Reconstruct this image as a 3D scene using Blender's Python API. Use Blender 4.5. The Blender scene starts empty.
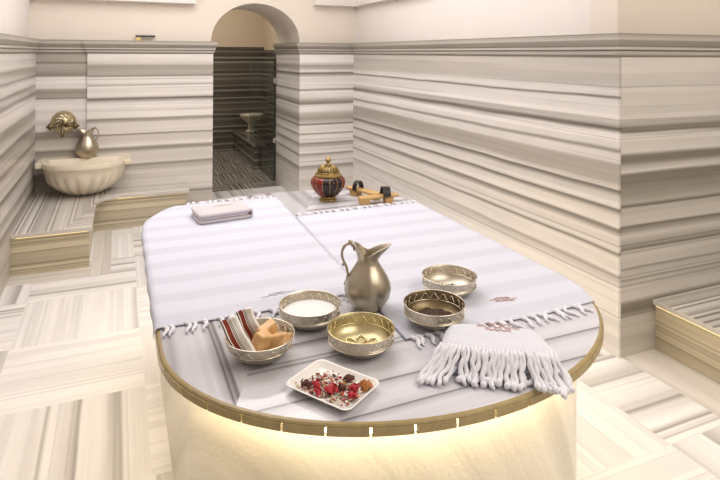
import bpy, bmesh, math, random
from mathutils import Vector, Matrix, noise
C = bpy.context.scene.collection
PI = math.pi
random.seed(7)

# ------------------------------------------------------------------ helpers
def link(name, me, mats, parent=None):
    o = bpy.data.objects.new(name, me)
    C.objects.link(o)
    for m in (mats if isinstance(mats, (list, tuple)) else [mats]):
        me.materials.append(m)
    if parent: o.parent = parent
    return o

def tag(o, label=None, cat=None, group=None, kind=None):
    if label: o['label'] = label
    if cat: o['category'] = cat
    if group: o['group'] = group
    if kind: o['kind'] = kind
    return o

def thing(name, label, cat, loc=(0, 0, 0), rz=0, group=None):
    o = bpy.data.objects.new(name, None)
    C.objects.link(o)
    o.location = loc
    o.rotation_euler = (0, 0, rz)
    o.empty_display_size = .05
    return tag(o, label, cat, group)

class MB:
    def __init__(s):
        s.bm = bmesh.new()
        s.mi = 0
    def face(s, vs):
        try:
            f = s.bm.faces.new(vs)
            f.material_index = s.mi
            return f
        except ValueError:
            return None
    def quad(s, *pts):
        return s.face([s.bm.verts.new(p) for p in pts])
    def box(s, x0, x1, y0, y1, z0, z1):
        v = [s.bm.verts.new((x, y, z)) for z in (z0, z1) for y in (y0, y1) for x in (x0, x1)]
        for q in ((0, 2, 3, 1), (4, 5, 7, 6), (0, 1, 5, 4), (2, 6, 7, 3), (0, 4, 6, 2), (1, 3, 7, 5)):
            s.face([v[i] for i in q])
        return s
    def loft(s, rings, cap0=True, cap1=True, closed=True):
        R = [[s.bm.verts.new(p) for p in r] for r in rings]
        n = len(R[0])
        for a, b in zip(R, R[1:]):
            for i in range(n if closed else n - 1):
                j = (i + 1) % n
                s.face([a[i], a[j], b[j], b[i]])
        if cap0: s.face(list(reversed(R[0])))
        if cap1: s.face(R[-1])
        return s
    def lathe(s, prof, n=48, mod=None, c=(0, 0, 0)):
        rings = []
        for k, (r, z) in enumerate(prof):
            ring = []
            for i in range(n):
                a = 2 * PI * i / n
                rr = max(r, 1e-5) * (1 + (mod(k, a) if mod else 0))
                ring.append((c[0] + rr * math.cos(a), c[1] + rr * math.sin(a), c[2] + z))
            rings.append(ring)
        return s.loft(rings)
    def tube(s, pts, rad, n=8, closed=False):
        pts = [Vector(p) for p in pts]
        m = len(pts)
        R = rad if isinstance(rad, (list, tuple)) else [rad] * m
        rings = []
        up = Vector((0, 0, 1))
        prev = None
        for i, p in enumerate(pts):
            if closed: t = pts[(i + 1) % m] - pts[i - 1]
            else: t = pts[min(i + 1, m - 1)] - pts[max(i - 1, 0)]
            t = t.normalized() if t.length > 1e-9 else Vector((0, 0, 1))
            if prev is None:
                a = up if abs(t.z) < .9 else Vector((1, 0, 0))
                u = (a - t * a.dot(t)).normalized()
            else:
                u = prev - t * prev.dot(t)
                u = u.normalized() if u.length > 1e-6 else prev
            prev = u
            w = t.cross(u)
            rings.append([p + (u * math.cos(2 * PI * k / n) + w * math.sin(2 * PI * k / n)) * R[i] for k in range(n)])
        if closed:
            rings.append(rings[0])
            return s.loft(rings, False, False)
        return s.loft(rings)
    def ellipsoid(s, c, rx, ry, rz, n=16, m=10, jit=0, rot=None):
        rings = []
        for j in range(m + 1):
            ph = PI * j / m
            ring = []
            for i in range(n):
                a = 2 * PI * i / n
                sp = max(math.sin(ph), 1e-3)
                v = Vector((rx * sp * math.cos(a), ry * sp * math.sin(a), -rz * math.cos(ph)))
                if jit: v *= 1 + jit * noise.noise(v * 60 + Vector(c) * 37)
                if rot: v = rot @ v
                ring.append(Vector(c) + v)
            rings.append(ring)
        return s.loft(rings)
    def build(s, name, mats, parent=None, smooth=False, uv=None, merge=0, sub=0, bevel=0, solid=0, angle=None):
        if merge: bmesh.ops.remove_doubles(s.bm, verts=s.bm.verts, dist=merge)
        bmesh.ops.recalc_face_normals(s.bm, faces=s.bm.faces)
        if uv:
            s.bm.normal_update()
            L = s.bm.loops.layers.uv.new('UVMap')
            for f in s.bm.faces:
                for l in f.loops:
                    l[L].uv = uv(l.vert.co, f.normal, f)
        me = bpy.data.meshes.new(name)
        s.bm.to_mesh(me)
        s.bm.free()
        if smooth:
            me.polygons.foreach_set('use_smooth', [True] * len(me.polygons))
            if angle is not None: me.set_sharp_from_angle(angle=angle)
        o = link(name, me, mats, parent)
        if solid:
            m = o.modifiers.new('s', 'SOLIDIFY'); m.thickness = solid; m.offset = 0
        if bevel:
            m = o.modifiers.new('b', 'BEVEL'); m.width = bevel; m.segments = 2; m.limit_method = 'ANGLE'
        if sub:
            m = o.modifiers.new('u', 'SUBSURF'); m.levels = sub; m.render_levels = sub
        return o

def uvwall(co, n, f):
    if abs(n.z) > .6: return (co.x, co.y)
    if abs(n.x) > abs(n.y): return (co.y, co.z)
    return (co.x, co.z)

# ------------------------------------------------------------------ materials
def newmat(name):
    m = bpy.data.materials.new(name)
    m.use_nodes = True
    nt = m.node_tree
    return m, nt, nt.nodes['Principled BSDF']

def plain(name, col, rough=.5, metal=0, bump=0, bscale=200, var=0, vscale=8, emit=None, estr=0, trans=0, sheen=0, sss=0, spec=None):
    m, nt, b = newmat(name)
    b.inputs['Base Color'].default_value = (*col, 1)
    b.inputs['Roughness'].default_value = rough
    b.inputs['Metallic'].default_value = metal
    if trans: b.inputs['Transmission Weight'].default_value = trans
    if sheen: b.inputs['Sheen Weight'].default_value = sheen
    if spec is not None: b.inputs['Specular IOR Level'].default_value = spec
    if sss:
        b.inputs['Subsurface Weight'].default_value = sss
        b.inputs['Subsurface Radius'].default_value = (.02, .012, .006)
        b.inputs['Subsurface Scale'].default_value = .5
    if emit:
        b.inputs['Emission Color'].default_value = (*emit, 1)
        b.inputs['Emission Strength'].default_value = estr
    tc = nt.nodes.new('ShaderNodeTexCoord')
    if var:
        n = nt.nodes.new('ShaderNodeTexNoise'); n.inputs['Scale'].default_value = vscale; n.inputs['Detail'].default_value = 6
        nt.links.new(tc.outputs['Object'], n.inputs['Vector'])
        mx = nt.nodes.new('ShaderNodeMix'); mx.data_type = 'RGBA'
        mx.inputs[6].default_value = (*[c * (1 - var) for c in col], 1)
        mx.inputs[7].default_value = (*[min(1, c * (1 + var)) for c in col], 1)
        nt.links.new(n.outputs['Fac'], mx.inputs[0])
        nt.links.new(mx.outputs[2], b.inputs['Base Color'])
    if bump:
        n = nt.nodes.new('ShaderNodeTexNoise'); n.inputs['Scale'].default_value = bscale; n.inputs['Detail'].default_value = 3
        nt.links.new(tc.outputs['Object'], n.inputs['Vector'])
        bp = nt.nodes.new('ShaderNodeBump'); bp.inputs['Strength'].default_value = bump; bp.inputs['Distance'].default_value = .002
        nt.links.new(n.outputs['Fac'], bp.inputs['Height'])
        nt.links.new(bp.outputs['Normal'], b.inputs['Normal'])
    return m

def lin(v, tint_hi=(1, .960, .935), tint_lo=(1, .87, .70), con=1.1):
    v = .95 - (.95 - v) * con
    t = max(0, min(1, (v - .4) / .5))
    g = v ** 2.2
    return [g * (tint_lo[i] + (tint_hi[i] - tint_lo[i]) * t) for i in range(3)]

def rnd_profile(seed, n=9, lo=.45, hi=.93, mid=.72):
    """stripes: white, slowly greying, a dark line, then abruptly white again"""
    r = random.Random(seed)
    cuts = sorted(r.random() for _ in range(n - 1))
    cuts = [0] + [c for c in cuts] + [1]
    st = []
    for a, b in zip(cuts, cuts[1:]):
        w = b - a
        if w < .025: continue
        top = r.uniform(hi - .08, hi)
        g = r.uniform(mid - .05, hi - .08)
        st += [(a + .003, top), (a + w * r.uniform(.35, .6), top - .02), (b - .014, g)]
        if r.random() < .7: st += [(b - .006, r.uniform(lo, mid - .08))]
    return st[:31]

def marble(name, stops, v0, v1, warp=.008, rough=.22, fiber=.05, tint_hi=(1, .960, .935), tint_lo=(1, .87, .70), pp=False, gain=1.0, blotch=.05, wet=0, con=1.1, vein=.26, vscale=38, band=.10):
    m, nt, b = newmat(name)
    N = nt.nodes.new; K = nt.links.new
    uv = N('ShaderNodeUVMap'); uv.uv_map = 'UVMap'
    sp = N('ShaderNodeSeparateXYZ'); K(uv.outputs[0], sp.inputs[0])
    def noise_at(su, sv, det=3):
        mp = N('ShaderNodeVectorMath'); mp.operation = 'MULTIPLY'; mp.inputs[1].default_value = (su, sv, 1)
        K(uv.outputs[0], mp.inputs[0])
        n = N('ShaderNodeTexNoise'); n.inputs['Scale'].default_value = 1; n.inputs['Detail'].default_value = det
        K(mp.outputs[0], n.inputs['Vector'])
        return n.outputs['Fac']
    def math_(op, a, bb, c=None):
        x = N('ShaderNodeMath'); x.operation = op
        for i, q in enumerate((a, bb, c)):
            if q is None: continue
            if isinstance(q, (int, float)): x.inputs[i].default_value = q
            else: K(q, x.inputs[i])
        return x.outputs[0]
    w = math_('MULTIPLY_ADD', math_('SUBTRACT', noise_at(1.1, 3.0, 2), .5), warp * 4, sp.outputs[1])
    w = math_('MULTIPLY_ADD', math_('SUBTRACT', noise_at(3, 25, 3), .5), warp * .8, w)
    f = math_('DIVIDE', math_('SUBTRACT', w, v0), v1 - v0)
    if pp: f = math_('PINGPONG', f, 1.0)
    cr = N('ShaderNodeValToRGB')
    K(f, cr.inputs[0])
    el = cr.color_ramp.elements
    st = sorted(stops)[:31]
    el[0].position = max(0, st[0][0]); el[0].color = (*[gain * c for c in lin(st[0][1], tint_hi, tint_lo, con)], 1)
    el[1].position = 1; el[1].color = (*[gain * c for c in lin(st[-1][1], tint_hi, tint_lo, con)], 1)
    for p, v in st[1:]:
        e = el.new(max(0, min(.9999, p)))
        e.color = (*[gain * c for c in lin(v, tint_hi, tint_lo, con)], 1)
    fb = noise_at(1.6, 110, 4)
    bl = noise_at(2.0, 14, 4)
    k = math_('MULTIPLY_ADD', math_('SUBTRACT', fb, .5), fiber * 4, 1.0)
    k = math_('MULTIPLY_ADD', math_('SUBTRACT', bl, .5), blotch * 4, k)
    if vein:   # hair-thin darker veins
        vn = noise_at(.18, vscale, 2)
        mr = N('ShaderNodeMapRange'); mr.interpolation_type = 'SMOOTHSTEP'
        mr.inputs['From Min'].default_value = .60; mr.inputs['From Max'].default_value = .66
        mr.inputs['To Min'].default_value = 1; mr.inputs['To Max'].default_value = 1 - vein
        K(vn, mr.inputs['Value'])
        k = math_('MULTIPLY', k, mr.outputs[0])
    if band:   # crisp-edged darker layers
        bn = noise_at(.12, 17, 1)
        mr = N('ShaderNodeMapRange'); mr.interpolation_type = 'SMOOTHSTEP'
        mr.inputs['From Min'].default_value = .50; mr.inputs['From Max'].default_value = .53
        mr.inputs['To Min'].default_value = 1.03; mr.inputs['To Max'].default_value = 1.03 - band
        K(bn, mr.inputs['Value'])
        k = math_('MULTIPLY', k, mr.outputs[0])
    vm = N('ShaderNodeVectorMath'); vm.operation = 'SCALE'
    K(cr.outputs[0], vm.inputs[0]); K(k, vm.inputs['Scale'])
    K(vm.outputs[0], b.inputs['Base Color'])
    b.inputs['Roughness'].default_value = rough
    if wet:
        n = N('ShaderNodeTexNoise'); n.inputs['Scale'].default_value = 90; n.inputs['Detail'].default_value = 3
        tc = N('ShaderNodeTexCoord'); K(tc.outputs['Object'], n.inputs['Vector'])
        bp = N('ShaderNodeBump'); bp.inputs['Strength'].default_value = wet; bp.inputs['Distance'].default_value = .003
        K(n.outputs['Fac'], bp.inputs['Height']); K(bp.outputs['Normal'], b.inputs['Normal'])
    return m

def zprof(pairs, v0, v1):
    return [((z - v0) / (v1 - v0), v) for z, v in pairs]

# stripes of the veined cladding, height -> brightness
BACK = [(0, .8), (.2, .75), (.215, .55), (.23, .85), (.3, .8), (.38, .72), (.41, .82), (.455, .55), (.465, .86), (.492, .66), (.505, .86),
        (.548, .44), (.558, .8), (.625, .8), (.638, .64), (.648, .86), (.7, .85), (.715, .56), (.722, .84), (.77, .58), (.778, .8),
        (.815, .64), (.865, .66), (.875, .88), (.92, .87), (.945, .64), (.99, .7), (1.0, .9), (1.105, .91), (1.12, .47), (1.14, .78)]
BACK2 = [(0, .8), (.2, .75), (.21, .55), (.24, .86), (.45, .85), (.5, .6), (.52, .88), (.62, .82), (.66, .6), (.68, .9), (.77, .82),
         (.79, .56), (.8, .88), (.9, .85), (.93, .6), (.95, .9), (1.08, .92), (1.125, .47), (1.14, .84), (1.16, .9), (1.24, .91), (1.25, .72),
         (1.265, .91), (1.325, .87), (1.335, .48), (1.345, .72), (1.43, .68), (1.45, .84), (1.51, .88), (1.54, .9)]
PIER = [(0, .85), (.3, .85), (.36, .62), (.37, .9), (.46, .88), (.49, .6), (.5, .9), (.56, .88), (.6, .62), (.62, .92), (.685, .9), (.7, .6), (.715, .92),
        (.785, .88), (.8, .48), (.815, .86), (.86, .66), (.9, .76), (.95, .92), (1.005, .92), (1.02, .58), (1.05, .72), (1.09, .92), (1.15, .92),
        (1.165, .54), (1.18, .92), (1.3, .9), (1.345, .5), (1.36, .9), (1.42, .68), (1.46, .92)]
RIGHT = [(0, .9), (.18, .9), (.36, .9), (.42, .75), (.43, .92), (.51, .88), (.53, .6), (.545, .9), (.62, .86), (.655, .5), (.67, .9), (.73, .84), (.755, .46),
         (.765, .9), (.82, .86), (.853, .42), (.862, .84), (.9, .74), (.98, .7), (1.0, .9), (1.04, .9), (1.058, .6), (1.075, .9), (1.14, .93),
         (1.165, .44), (1.185, .74), (1.23, .92), (1.32, .88), (1.333, .44), (1.345, .9), (1.41, .78)]
NEAR = [(0, .78), (.1, .74), (.18, .78), (.23, .5), (.27, .56), (.29, .8), (.385, .78), (.39, .52), (.4, .8), (.44, .76), (.446, .55), (.455, .8), (.54, .78), (.545, .47),
        (.56, .68), (.62, .8), (.665, .47), (.675, .78), (.76, .76), (.768, .44), (.79, .72), (.85, .6), (.88, .56), (.935, .55), (.95, .84), (1.0, .55), (1.03, .55),
        (1.05, .86), (1.14, .84), (1.155, .48), (1.22, .84)]
LEFT = [(0, .7), (.3, .76), (.36, .52), (.38, .8), (.46, .62), (.48, .84), (.56, .78), (.6, .5), (.62, .82), (.71, .78), (.76, .5), (.78, .74), (.86, .72), (.9, .52),
        (.93, .84), (1.0, .64), (1.04, .62), (1.06, .87), (1.16, .86), (1.19, .5), (1.21, .82), (1.26, .6), (1.275, .85), (1.32, .84), (1.345, .52),
        (1.36, .76), (1.4, .72), (1.42, .64), (1.44, .86), (1.52, .86)]
M = {}
for nm, pr, wp in (('back', BACK2, .004), ('pier', PIER, .003), ('right', RIGHT, .006), ('near', NEAR, .005), ('left', LEFT, .006)):
    M['m_' + nm] = marble('striped_marble_' + nm, zprof(pr, 0, 1.6), 0, 1.6, warp=wp, rough=.3)
M['niche'] = marble('striped_marble_niche', zprof([(0, .7), (.3, .72), (.45, .58), (.47, .8), (.6, .75), (.66, .58), (.68, .82), (.75, .8), (.78, .6), (.83, .64), (.85, .86), (1.0, .9), (1.12, .92),
        (1.135, .55), (1.15, .68), (1.2, .66), (1.22, .74), (1.235, .93), (1.32, .92), (1.345, .58), (1.36, .62), (1.44, .74), (1.46, .56), (1.475, .68), (1.53, .68)], 0, 1.6), 0, 1.6, warp=.004, rough=.3)
M['trim'] = marble('moulded_marble', zprof([(1.5, .7), (1.545, .5), (1.553, .55), (1.556, .74), (1.575, .68), (1.579, .45), (1.584, .5), (1.588, .78), (1.598, .72), (1.602, .5), (1.607, .62), (1.632, .66), (1.638, .74), (1.662, .68), (1.668, .5), (1.67, .8)], 1.5, 1.7), 1.5, 1.7, warp=.001, rough=.35)
M['floor'] = marble('floor_marble', rnd_profile(11, 16, .5, .94, .74), 0, 1.3, warp=.006, rough=.25, pp=True, tint_hi=(1, .975, .975), tint_lo=(1, .90, .80), con=.86, gain=1.05, vein=.12)
M['floor_plain'] = marble('border_marble', [(0, .84), (.4, .87), (.6, .8), (1, .86)], 0, .3, warp=.01, rough=.25, pp=True, tint_hi=(1, .95, .9))
def lines_profile(seed, n, base, lo, hi):
    r = random.Random(seed); st = []
    for k in range(n):
        p = (k + r.uniform(.2, .8)) / n
        st += [(max(0, p - .022), base + r.uniform(-.07, .07)), (p, r.uniform(lo, hi)), (p + .02, base + r.uniform(-.07, .07))]
    return sorted(st)[:31]
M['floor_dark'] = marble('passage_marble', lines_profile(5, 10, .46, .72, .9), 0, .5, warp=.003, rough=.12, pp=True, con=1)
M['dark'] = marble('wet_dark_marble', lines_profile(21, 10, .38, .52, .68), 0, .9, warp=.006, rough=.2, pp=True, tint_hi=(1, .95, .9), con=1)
M['bench'] = marble('bench_marble', rnd_profile(33, 10, .45, .88, .66), 0, .75, warp=.004, rough=.2, pp=True)
M['riser'] = marble('glow_tinted_riser_marble', rnd_profile(8, 11, .45, .84, .68), 0, .36, warp=.004, rough=.3, pp=True, tint_hi=(1, .90, .68), tint_lo=(1, .85, .6))  # yellow tint puts the warm LED glow into the riser colour
M['top_x'] = marble('platform_top_marble', zprof([(1.12, .84), (1.19, .88), (1.225, .86), (1.244, .74), (1.250, .46), (1.254, .84), (1.28, .88), (1.33, .90), (1.355, .78), (1.364, .48), (1.369, .84),
        (1.40, .88), (1.46, .87), (1.515, .84), (1.53, .55), (1.535, .84), (1.55, .62), (1.555, .88), (1.60, .85), (1.635, .56), (1.64, .86), (1.70, .88), (1.745, .68), (1.75, .85)], 1.12, 1.80), 1.12, 1.80, warp=.005, rough=.07, pp=True, tint_hi=(.95, .94, 1.02), tint_lo=(.95, .90, .95), gain=.90, vein=.08, vscale=26, band=.05, con=1.0)
M['top_y'] = marble('platform_side_marble', [(0, .82), (.2, .7), (.3, .84), (.60, .86), (.70, .74), (.735, .46), (.75, .7), (.80, .5), (.83, .84), (1, .86)], .1, .33, warp=.006, rough=.08, pp=True, tint_hi=(.95, .94, 1.02), tint_lo=(.95, .90, .95), gain=.90, vein=.08, vscale=26, band=.05)
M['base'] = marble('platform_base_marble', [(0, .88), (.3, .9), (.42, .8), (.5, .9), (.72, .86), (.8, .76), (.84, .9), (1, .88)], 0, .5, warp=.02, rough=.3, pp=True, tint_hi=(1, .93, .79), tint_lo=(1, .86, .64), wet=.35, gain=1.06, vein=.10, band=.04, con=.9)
M['edge'] = plain('bronze_marble_edge', (.40, .31, .15), .22, var=.25, vscale=30)
M['plaster'] = plain('cream_plaster', (.80, .73, .65), .8, var=.04, vscale=2)
M['plaster_white'] = plain('white_plaster', (.82, .77, .74), .8, var=.03, vscale=2)
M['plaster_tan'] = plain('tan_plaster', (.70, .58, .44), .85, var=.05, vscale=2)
M['grout'] = plain('grout', (.62, .56, .48), .8)
M['led'] = plain('warm_led', (1, .9, .7), .5, emit=(1, .83, .53), estr=27)
M['led_rim'] = plain('rim_led', (1, .9, .7), .5, emit=(1, .85, .55), estr=13)
M['led_y'] = plain('yellow_led', (1, .85, .5), .5, emit=(1, .74, .30), estr=1.2)
M['tap'] = plain('tarnished_tap_brass', (.48, .41, .26), .38, 1, var=.3, vscale=60)
M['brass'] = plain('aged_brass', (.42, .30, .12), .33, 1, var=.35, vscale=40)
M['silver'] = plain('tinned_copper', (.55, .50, .41), .3, 1, var=.2, vscale=50, bump=.15, bscale=120)
M['silver_in'] = plain('bright_tinned_copper', (.60, .55, .46), .4, 1, var=.15, vscale=40)
M['gold'] = plain('gilt_copper', (.57, .50, .30), .36, 1, var=.2, vscale=40)
M['relief'] = plain('raised_silver', (.8, .74, .62), .22, 1)
M['relief_g'] = plain('raised_gilt', (.78, .67, .40), .25, 1)
M['patina'] = plain('dark_patina', (.22, .17, .10), .42, 1, var=.3, vscale=60)
M['pewter'] = plain('old_pewter', (.47, .42, .33), .32, 1, var=.3, vscale=25, bump=.12, bscale=90)
M['basin'] = plain('carved_marble', (.78, .70, .56), .3, var=.08, vscale=10)
M['porcelain'] = plain('white_porcelain', (.86, .83, .80), .12)
M['milk'] = plain('white_foam', (.85, .84, .84), .5, bump=.3, bscale=150)
M['soap'] = plain('honey_soap', (.74, .46, .21), .3, var=.2, vscale=30, sss=.25)
M['coffee'] = plain('dark_grounds', (.045, .018, .008), .7, bump=.8, bscale=300)
M['clay'] = plain('pink_clay', (.45, .24, .14), .6, var=.3, vscale=60)
M['red'] = plain('rose_red', (.42, .012, .025), .55, var=.4, vscale=120)
M['maroon'] = plain('dried_maroon', (.09, .02, .014), .65, var=.4, vscale=120)
M['orange'] = plain('dried_orange', (.50, .19, .05), .6, var=.4, vscale=120)
M['straw'] = plain('pale_straw', (.55, .42, .25), .6, var=.3, vscale=120)
M['ivory'] = plain('ivory_petal', (.82, .75, .66), .6)
M['wood'] = plain('pale_wood', (.58, .36, .14), .45, var=.2, vscale=25)
M['strap'] = plain('black_leather', (.018, .015, .013), .4)
M['redglass'] = plain('red_glass', (.17, .010, .006), .12, var=.6, vscale=25)
M['darkglass'] = plain('dark_red_glass', (.02, .005, .005), .1)
M['thread'] = plain('rust_thread', (.52, .22, .15), .8)
M['thread_g'] = plain('grey_thread', (.60, .57, .56), .8)
M['tassel'] = plain('white_cotton', (.80, .80, .87), .9, bump=.6, bscale=300, sheen=.2)
M['towel'] = plain('white_towel', (.69, .70, .785), .9, bump=.5, bscale=350, sheen=.2)
M['towel_grey'] = plain('grey_lilac_towel', (.64, .59, .63), .9, bump=.5, bscale=350, sheen=.2)
M['steel'] = plain('polished_steel', (.7, .7, .7), .2, 1)
M['yellow'] = plain('yellow_plastic', (.75, .62, .22), .5)
M['black'] = plain('dark_plastic', (.03, .028, .025), .5)

def striped(name, stops, scale, rough=.9, bump=.25):
    m, nt, b = newmat(name)
    N = nt.nodes.new; K = nt.links.new
    uv = N('ShaderNodeUVMap'); uv.uv_map = 'UVMap'
    sp = N('ShaderNodeSeparateXYZ'); K(uv.outputs[0], sp.inputs[0])
    d = N('ShaderNodeMath'); d.operation = 'MULTIPLY'; d.inputs[1].default_value = scale; K(sp.outputs[1], d.inputs[0])
    fr = N('ShaderNodeMath'); fr.operation = 'FRACT'; K(d.outputs[0], fr.inputs[0])
    cr = N('ShaderNodeValToRGB'); K(fr.outputs[0], cr.inputs[0])
    el = cr.color_ramp.elements
    el[0].position = stops[0][0]; el[0].color = (*stops[0][1], 1)
    el[1].position = stops[-1][0]; el[1].color = (*stops[-1][1], 1)
    for p, c in stops[1:-1]:
        e = el.new(p); e.color = (*c, 1)
    K(cr.outputs[0], b.inputs['Base Color'])
    b.inputs['Roughness'].default_value = rough
    n = N('ShaderNodeTexNoise'); n.inputs['Scale'].default_value = 350
    tc = N('ShaderNodeTexCoord'); K(tc.outputs['Object'], n.inputs['Vector'])
    bp = N('ShaderNodeBump'); bp.inputs['Strength'].default_value = bump; bp.inputs['Distance'].default_value = .001
    K(n.outputs['Fac'], bp.inputs['Height']); K(bp.outputs['Normal'], b.inputs['Normal'])
    return m
W = (.655, .675, .775); G = (.60, .615, .71)
M['pesh'] = striped('banded_white_cotton', [(0, W), (.40, W), (.5, G), (.84, G), (.93, W), (1, W)], 1 / .168)
w_, r_, k_ = (.90, .87, .84), (.24, .035, .02), (.09, .02, .015)
M['mitt'] = striped('red_striped_cotton', [(0, w_), (.03, w_), (.04, k_), (.09, k_), (.10, w_), (.15, w_), (.16, r_), (.40, r_), (.41, w_), (.45, w_), (.46, k_), (.50, k_), (.51, w_), (.55, w_), (.56, k_), (.59, k_), (.60, w_), (1, w_)], 1)

mg, nt, b = newmat('tinted_glass')
b.inputs['Base Color'].default_value = (.78, .87, .85, 1); b.inputs['Roughness'].default_value = .02
b.inputs['Transmission Weight'].default_value = 1; b.inputs['IOR'].default_value = 1.25
M['glass'] = mg

# ------------------------------------------------------------------ the room
XL, XR, YB, YN, ZC = -.673, 2.38, 5.818, 2.206, 3.0

def struct(o):
    o['kind'] = 'structure'
    return o

# floor: basket-weave panels of striped marble
mb = MB()
rr = random.Random(3)
xs = [-.51 + .64 * k for k in range(-4, 9)]
ys = [4.10 + .615 * k for k in range(-11, 5)]
uvmap = {}
tx, ty = [], []
L = mb.bm.loops.layers.uv.new('UVMap')
def floor_quad(x0, x1, y0, y1, along_y, z=0, off=None, mi=0):
    mb.mi = mi
    f = mb.quad((x0, y0, z), (x1, y0, z), (x1, y1, z), (x0, y1, z))
    o = rr.uniform(0, 3) if off is None else off
    for l in f.loops:
        c = l.vert.co
        l[L].uv = (c.y + o, c.x * .95 + o * 1.37) if along_y else (c.x + o, c.y * .95 + o * 1.37)
for i, (x0, x1) in enumerate(zip(xs, xs[1:])):
    for j, (y0, y1) in enumerate(zip(ys, ys[1:])):
        if y0 >= 6.55: continue
        # the panel at x -.51...13, y 3.47..4.10 has stripes running away from the camera
        al = ((i - 4) + (j - 10)) % 2 == 0
        floor_quad(x0, x1, y0, min(y1, 6.56), al)
floor_quad(2.40, 2.66, -2.6, 2.3, True, .001, 0, 1)
floor_quad(-.7, -.165, 4.42, 4.65, False, .001, .4, 1)
floor_quad(-.165, -.035, 4.42, 5.5, True, .001, .9, 1)
me_floor = mb.build('floor', [M['floor'], M['floor_plain']])
struct(me_floor)
# slab under it for thickness
mb = MB(); mb.box(-3, 5, -2.7, 9.4, -.12, -.004); struct(mb.build('floor_slab', M['grout']))
# passage floor, darker, smaller panels
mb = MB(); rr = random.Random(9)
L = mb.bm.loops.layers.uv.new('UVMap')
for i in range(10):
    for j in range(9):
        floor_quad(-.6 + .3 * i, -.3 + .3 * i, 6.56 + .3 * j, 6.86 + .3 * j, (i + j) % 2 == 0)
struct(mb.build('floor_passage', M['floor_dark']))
mb = MB(); mb.box(-3, 5, -2.7, 9.5, ZC, ZC + .1); struct(mb.build('ceiling', M['plaster_white']))

# left wall
mb = MB(); mb.box(XL - .06, XL, -2.6, YB + .02, 0, 1.6); mb.mi = 1; mb.box(XL - .25, XL - .06, -2.6, 5.9, 0, ZC)
struct(mb.build('wall_left', [M['m_left'], M['plaster_white']], uv=uvwall))
# back wall: niche panel, main panel, pier, arched plaster above
mb = MB()
mb.mi = 0; mb.box(-.257, .874, YB, 6.79, 0, 1.6)
mb.mi = 1; mb.box(XL - .06, -.257, YB + .02, 6.79, 0, 1.6)
mb.mi = 2; mb.box(1.768, 2.5, YB, 6.79, 0, 1.6)
mb.mi = 3
out = [(-.9, 1.6), (.862, 1.6), (.862, 1.68)]
for k in range(1, 32):
    a = PI - PI * k / 32
    out.append((1.322 + .46 * math.cos(a), 1.68 + .39 * math.sin(a)))
out += [(1.782, 1.68), (1.782, 1.6), (2.6, 1.6), (2.6, ZC), (-.9, ZC)]
# split into strips so that the faces stay well shaped
def arch_strip(bm_, xa, xb, za, zb, y0, y1):
    bm_.loft([[(xa, y0, za), (xa, y0, ZC), (xa, y1, ZC), (xa, y1, za)], [(xb, y0, zb), (xb, y0, ZC), (xb, y1, ZC), (xb, y1, zb)]], True, True)
Y0, Y1 = YB + .06, 6.79
mb.box(-.9, .862, Y0, Y1, 1.6, ZC)
mb.box(1.782, 2.6, Y0, Y1, 1.6, ZC)
NA = 40
pts = [(1.322 - .46 * math.cos(PI * k / NA), 1.68 + .39 * math.sin(PI * k / NA)) for k in range(NA + 1)]
vf = [mb.bm.verts.new((x, Y0, z)) for x, z in pts]; vb = [mb.bm.verts.new((x, Y1, z)) for x, z in pts]
tf = [mb.bm.verts.new((x, Y0, ZC)) for x, z in pts]; tb = [mb.bm.verts.new((x, Y1, ZC)) for x, z in pts]
for k in range(NA):
    mb.face([vf[k], vf[k + 1], tf[k + 1], tf[k]])
    mb.face([vb[k], tb[k], tb[k + 1], vb[k + 1]])
    mb.face([vf[k], vb[k], vb[k + 1], vf[k + 1]])
struct(mb.build('wall_back', [M['m_back'], M['niche'], M['m_pier'], M['plaster']], uv=uvwall))
# right wall and the wall that turns towards the right bench
mb = MB(); mb.box(XR, XR + .06, YN, YB, 0, 1.6); mb.mi = 1; mb.box(XR + .06, XR + .25, YN + .062, YB + .06, 1.6, ZC)
struct(mb.build('wall_right', [M['m_right'], M['plaster_white']], uv=uvwall))
mb = MB(); mb.box(XR + .016, 4.6, YN - .003, YN + .064, 0, 1.6); mb.mi = 1; mb.box(XR + .058, 4.6, YN + .060, YN + .25, 1.6, ZC)
struct(mb.build('wall_near', [M['m_near'], M['plaster_tan' if 0 else 'plaster']], uv=uvwall))
mb = MB(); mb.box(4.3, 4.6, -2.6, YN, 0, 1.6); mb.mi = 1; mb.box(4.36, 4.7, -2.6, YN + .1, 1.6, ZC)
struct(mb.build('wall_far_right', [M['m_right'], M['plaster_white']], uv=uvwall))
mb = MB(); mb.box(-1, 4.6, -2.7, -2.6, 0, 1.6); mb.mi = 1; mb.box(-1, 4.6, -2.76, -2.66, 1.6, ZC)
struct(mb.build('wall_front', [M['m_right'], M['plaster_white']], uv=uvwall))
# the room beyond the arch
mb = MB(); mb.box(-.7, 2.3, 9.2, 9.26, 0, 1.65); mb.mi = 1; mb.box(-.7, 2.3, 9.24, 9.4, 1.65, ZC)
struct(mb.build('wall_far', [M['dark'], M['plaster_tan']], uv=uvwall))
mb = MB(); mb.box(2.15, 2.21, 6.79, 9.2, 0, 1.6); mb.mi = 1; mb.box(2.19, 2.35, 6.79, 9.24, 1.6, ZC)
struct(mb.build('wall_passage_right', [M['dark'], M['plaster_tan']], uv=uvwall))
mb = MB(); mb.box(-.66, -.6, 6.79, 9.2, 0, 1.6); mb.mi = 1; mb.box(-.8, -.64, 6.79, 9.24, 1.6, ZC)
struct(mb.build('wall_passage_left', [M['dark'], M['plaster_tan']], uv=uvwall))

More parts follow.
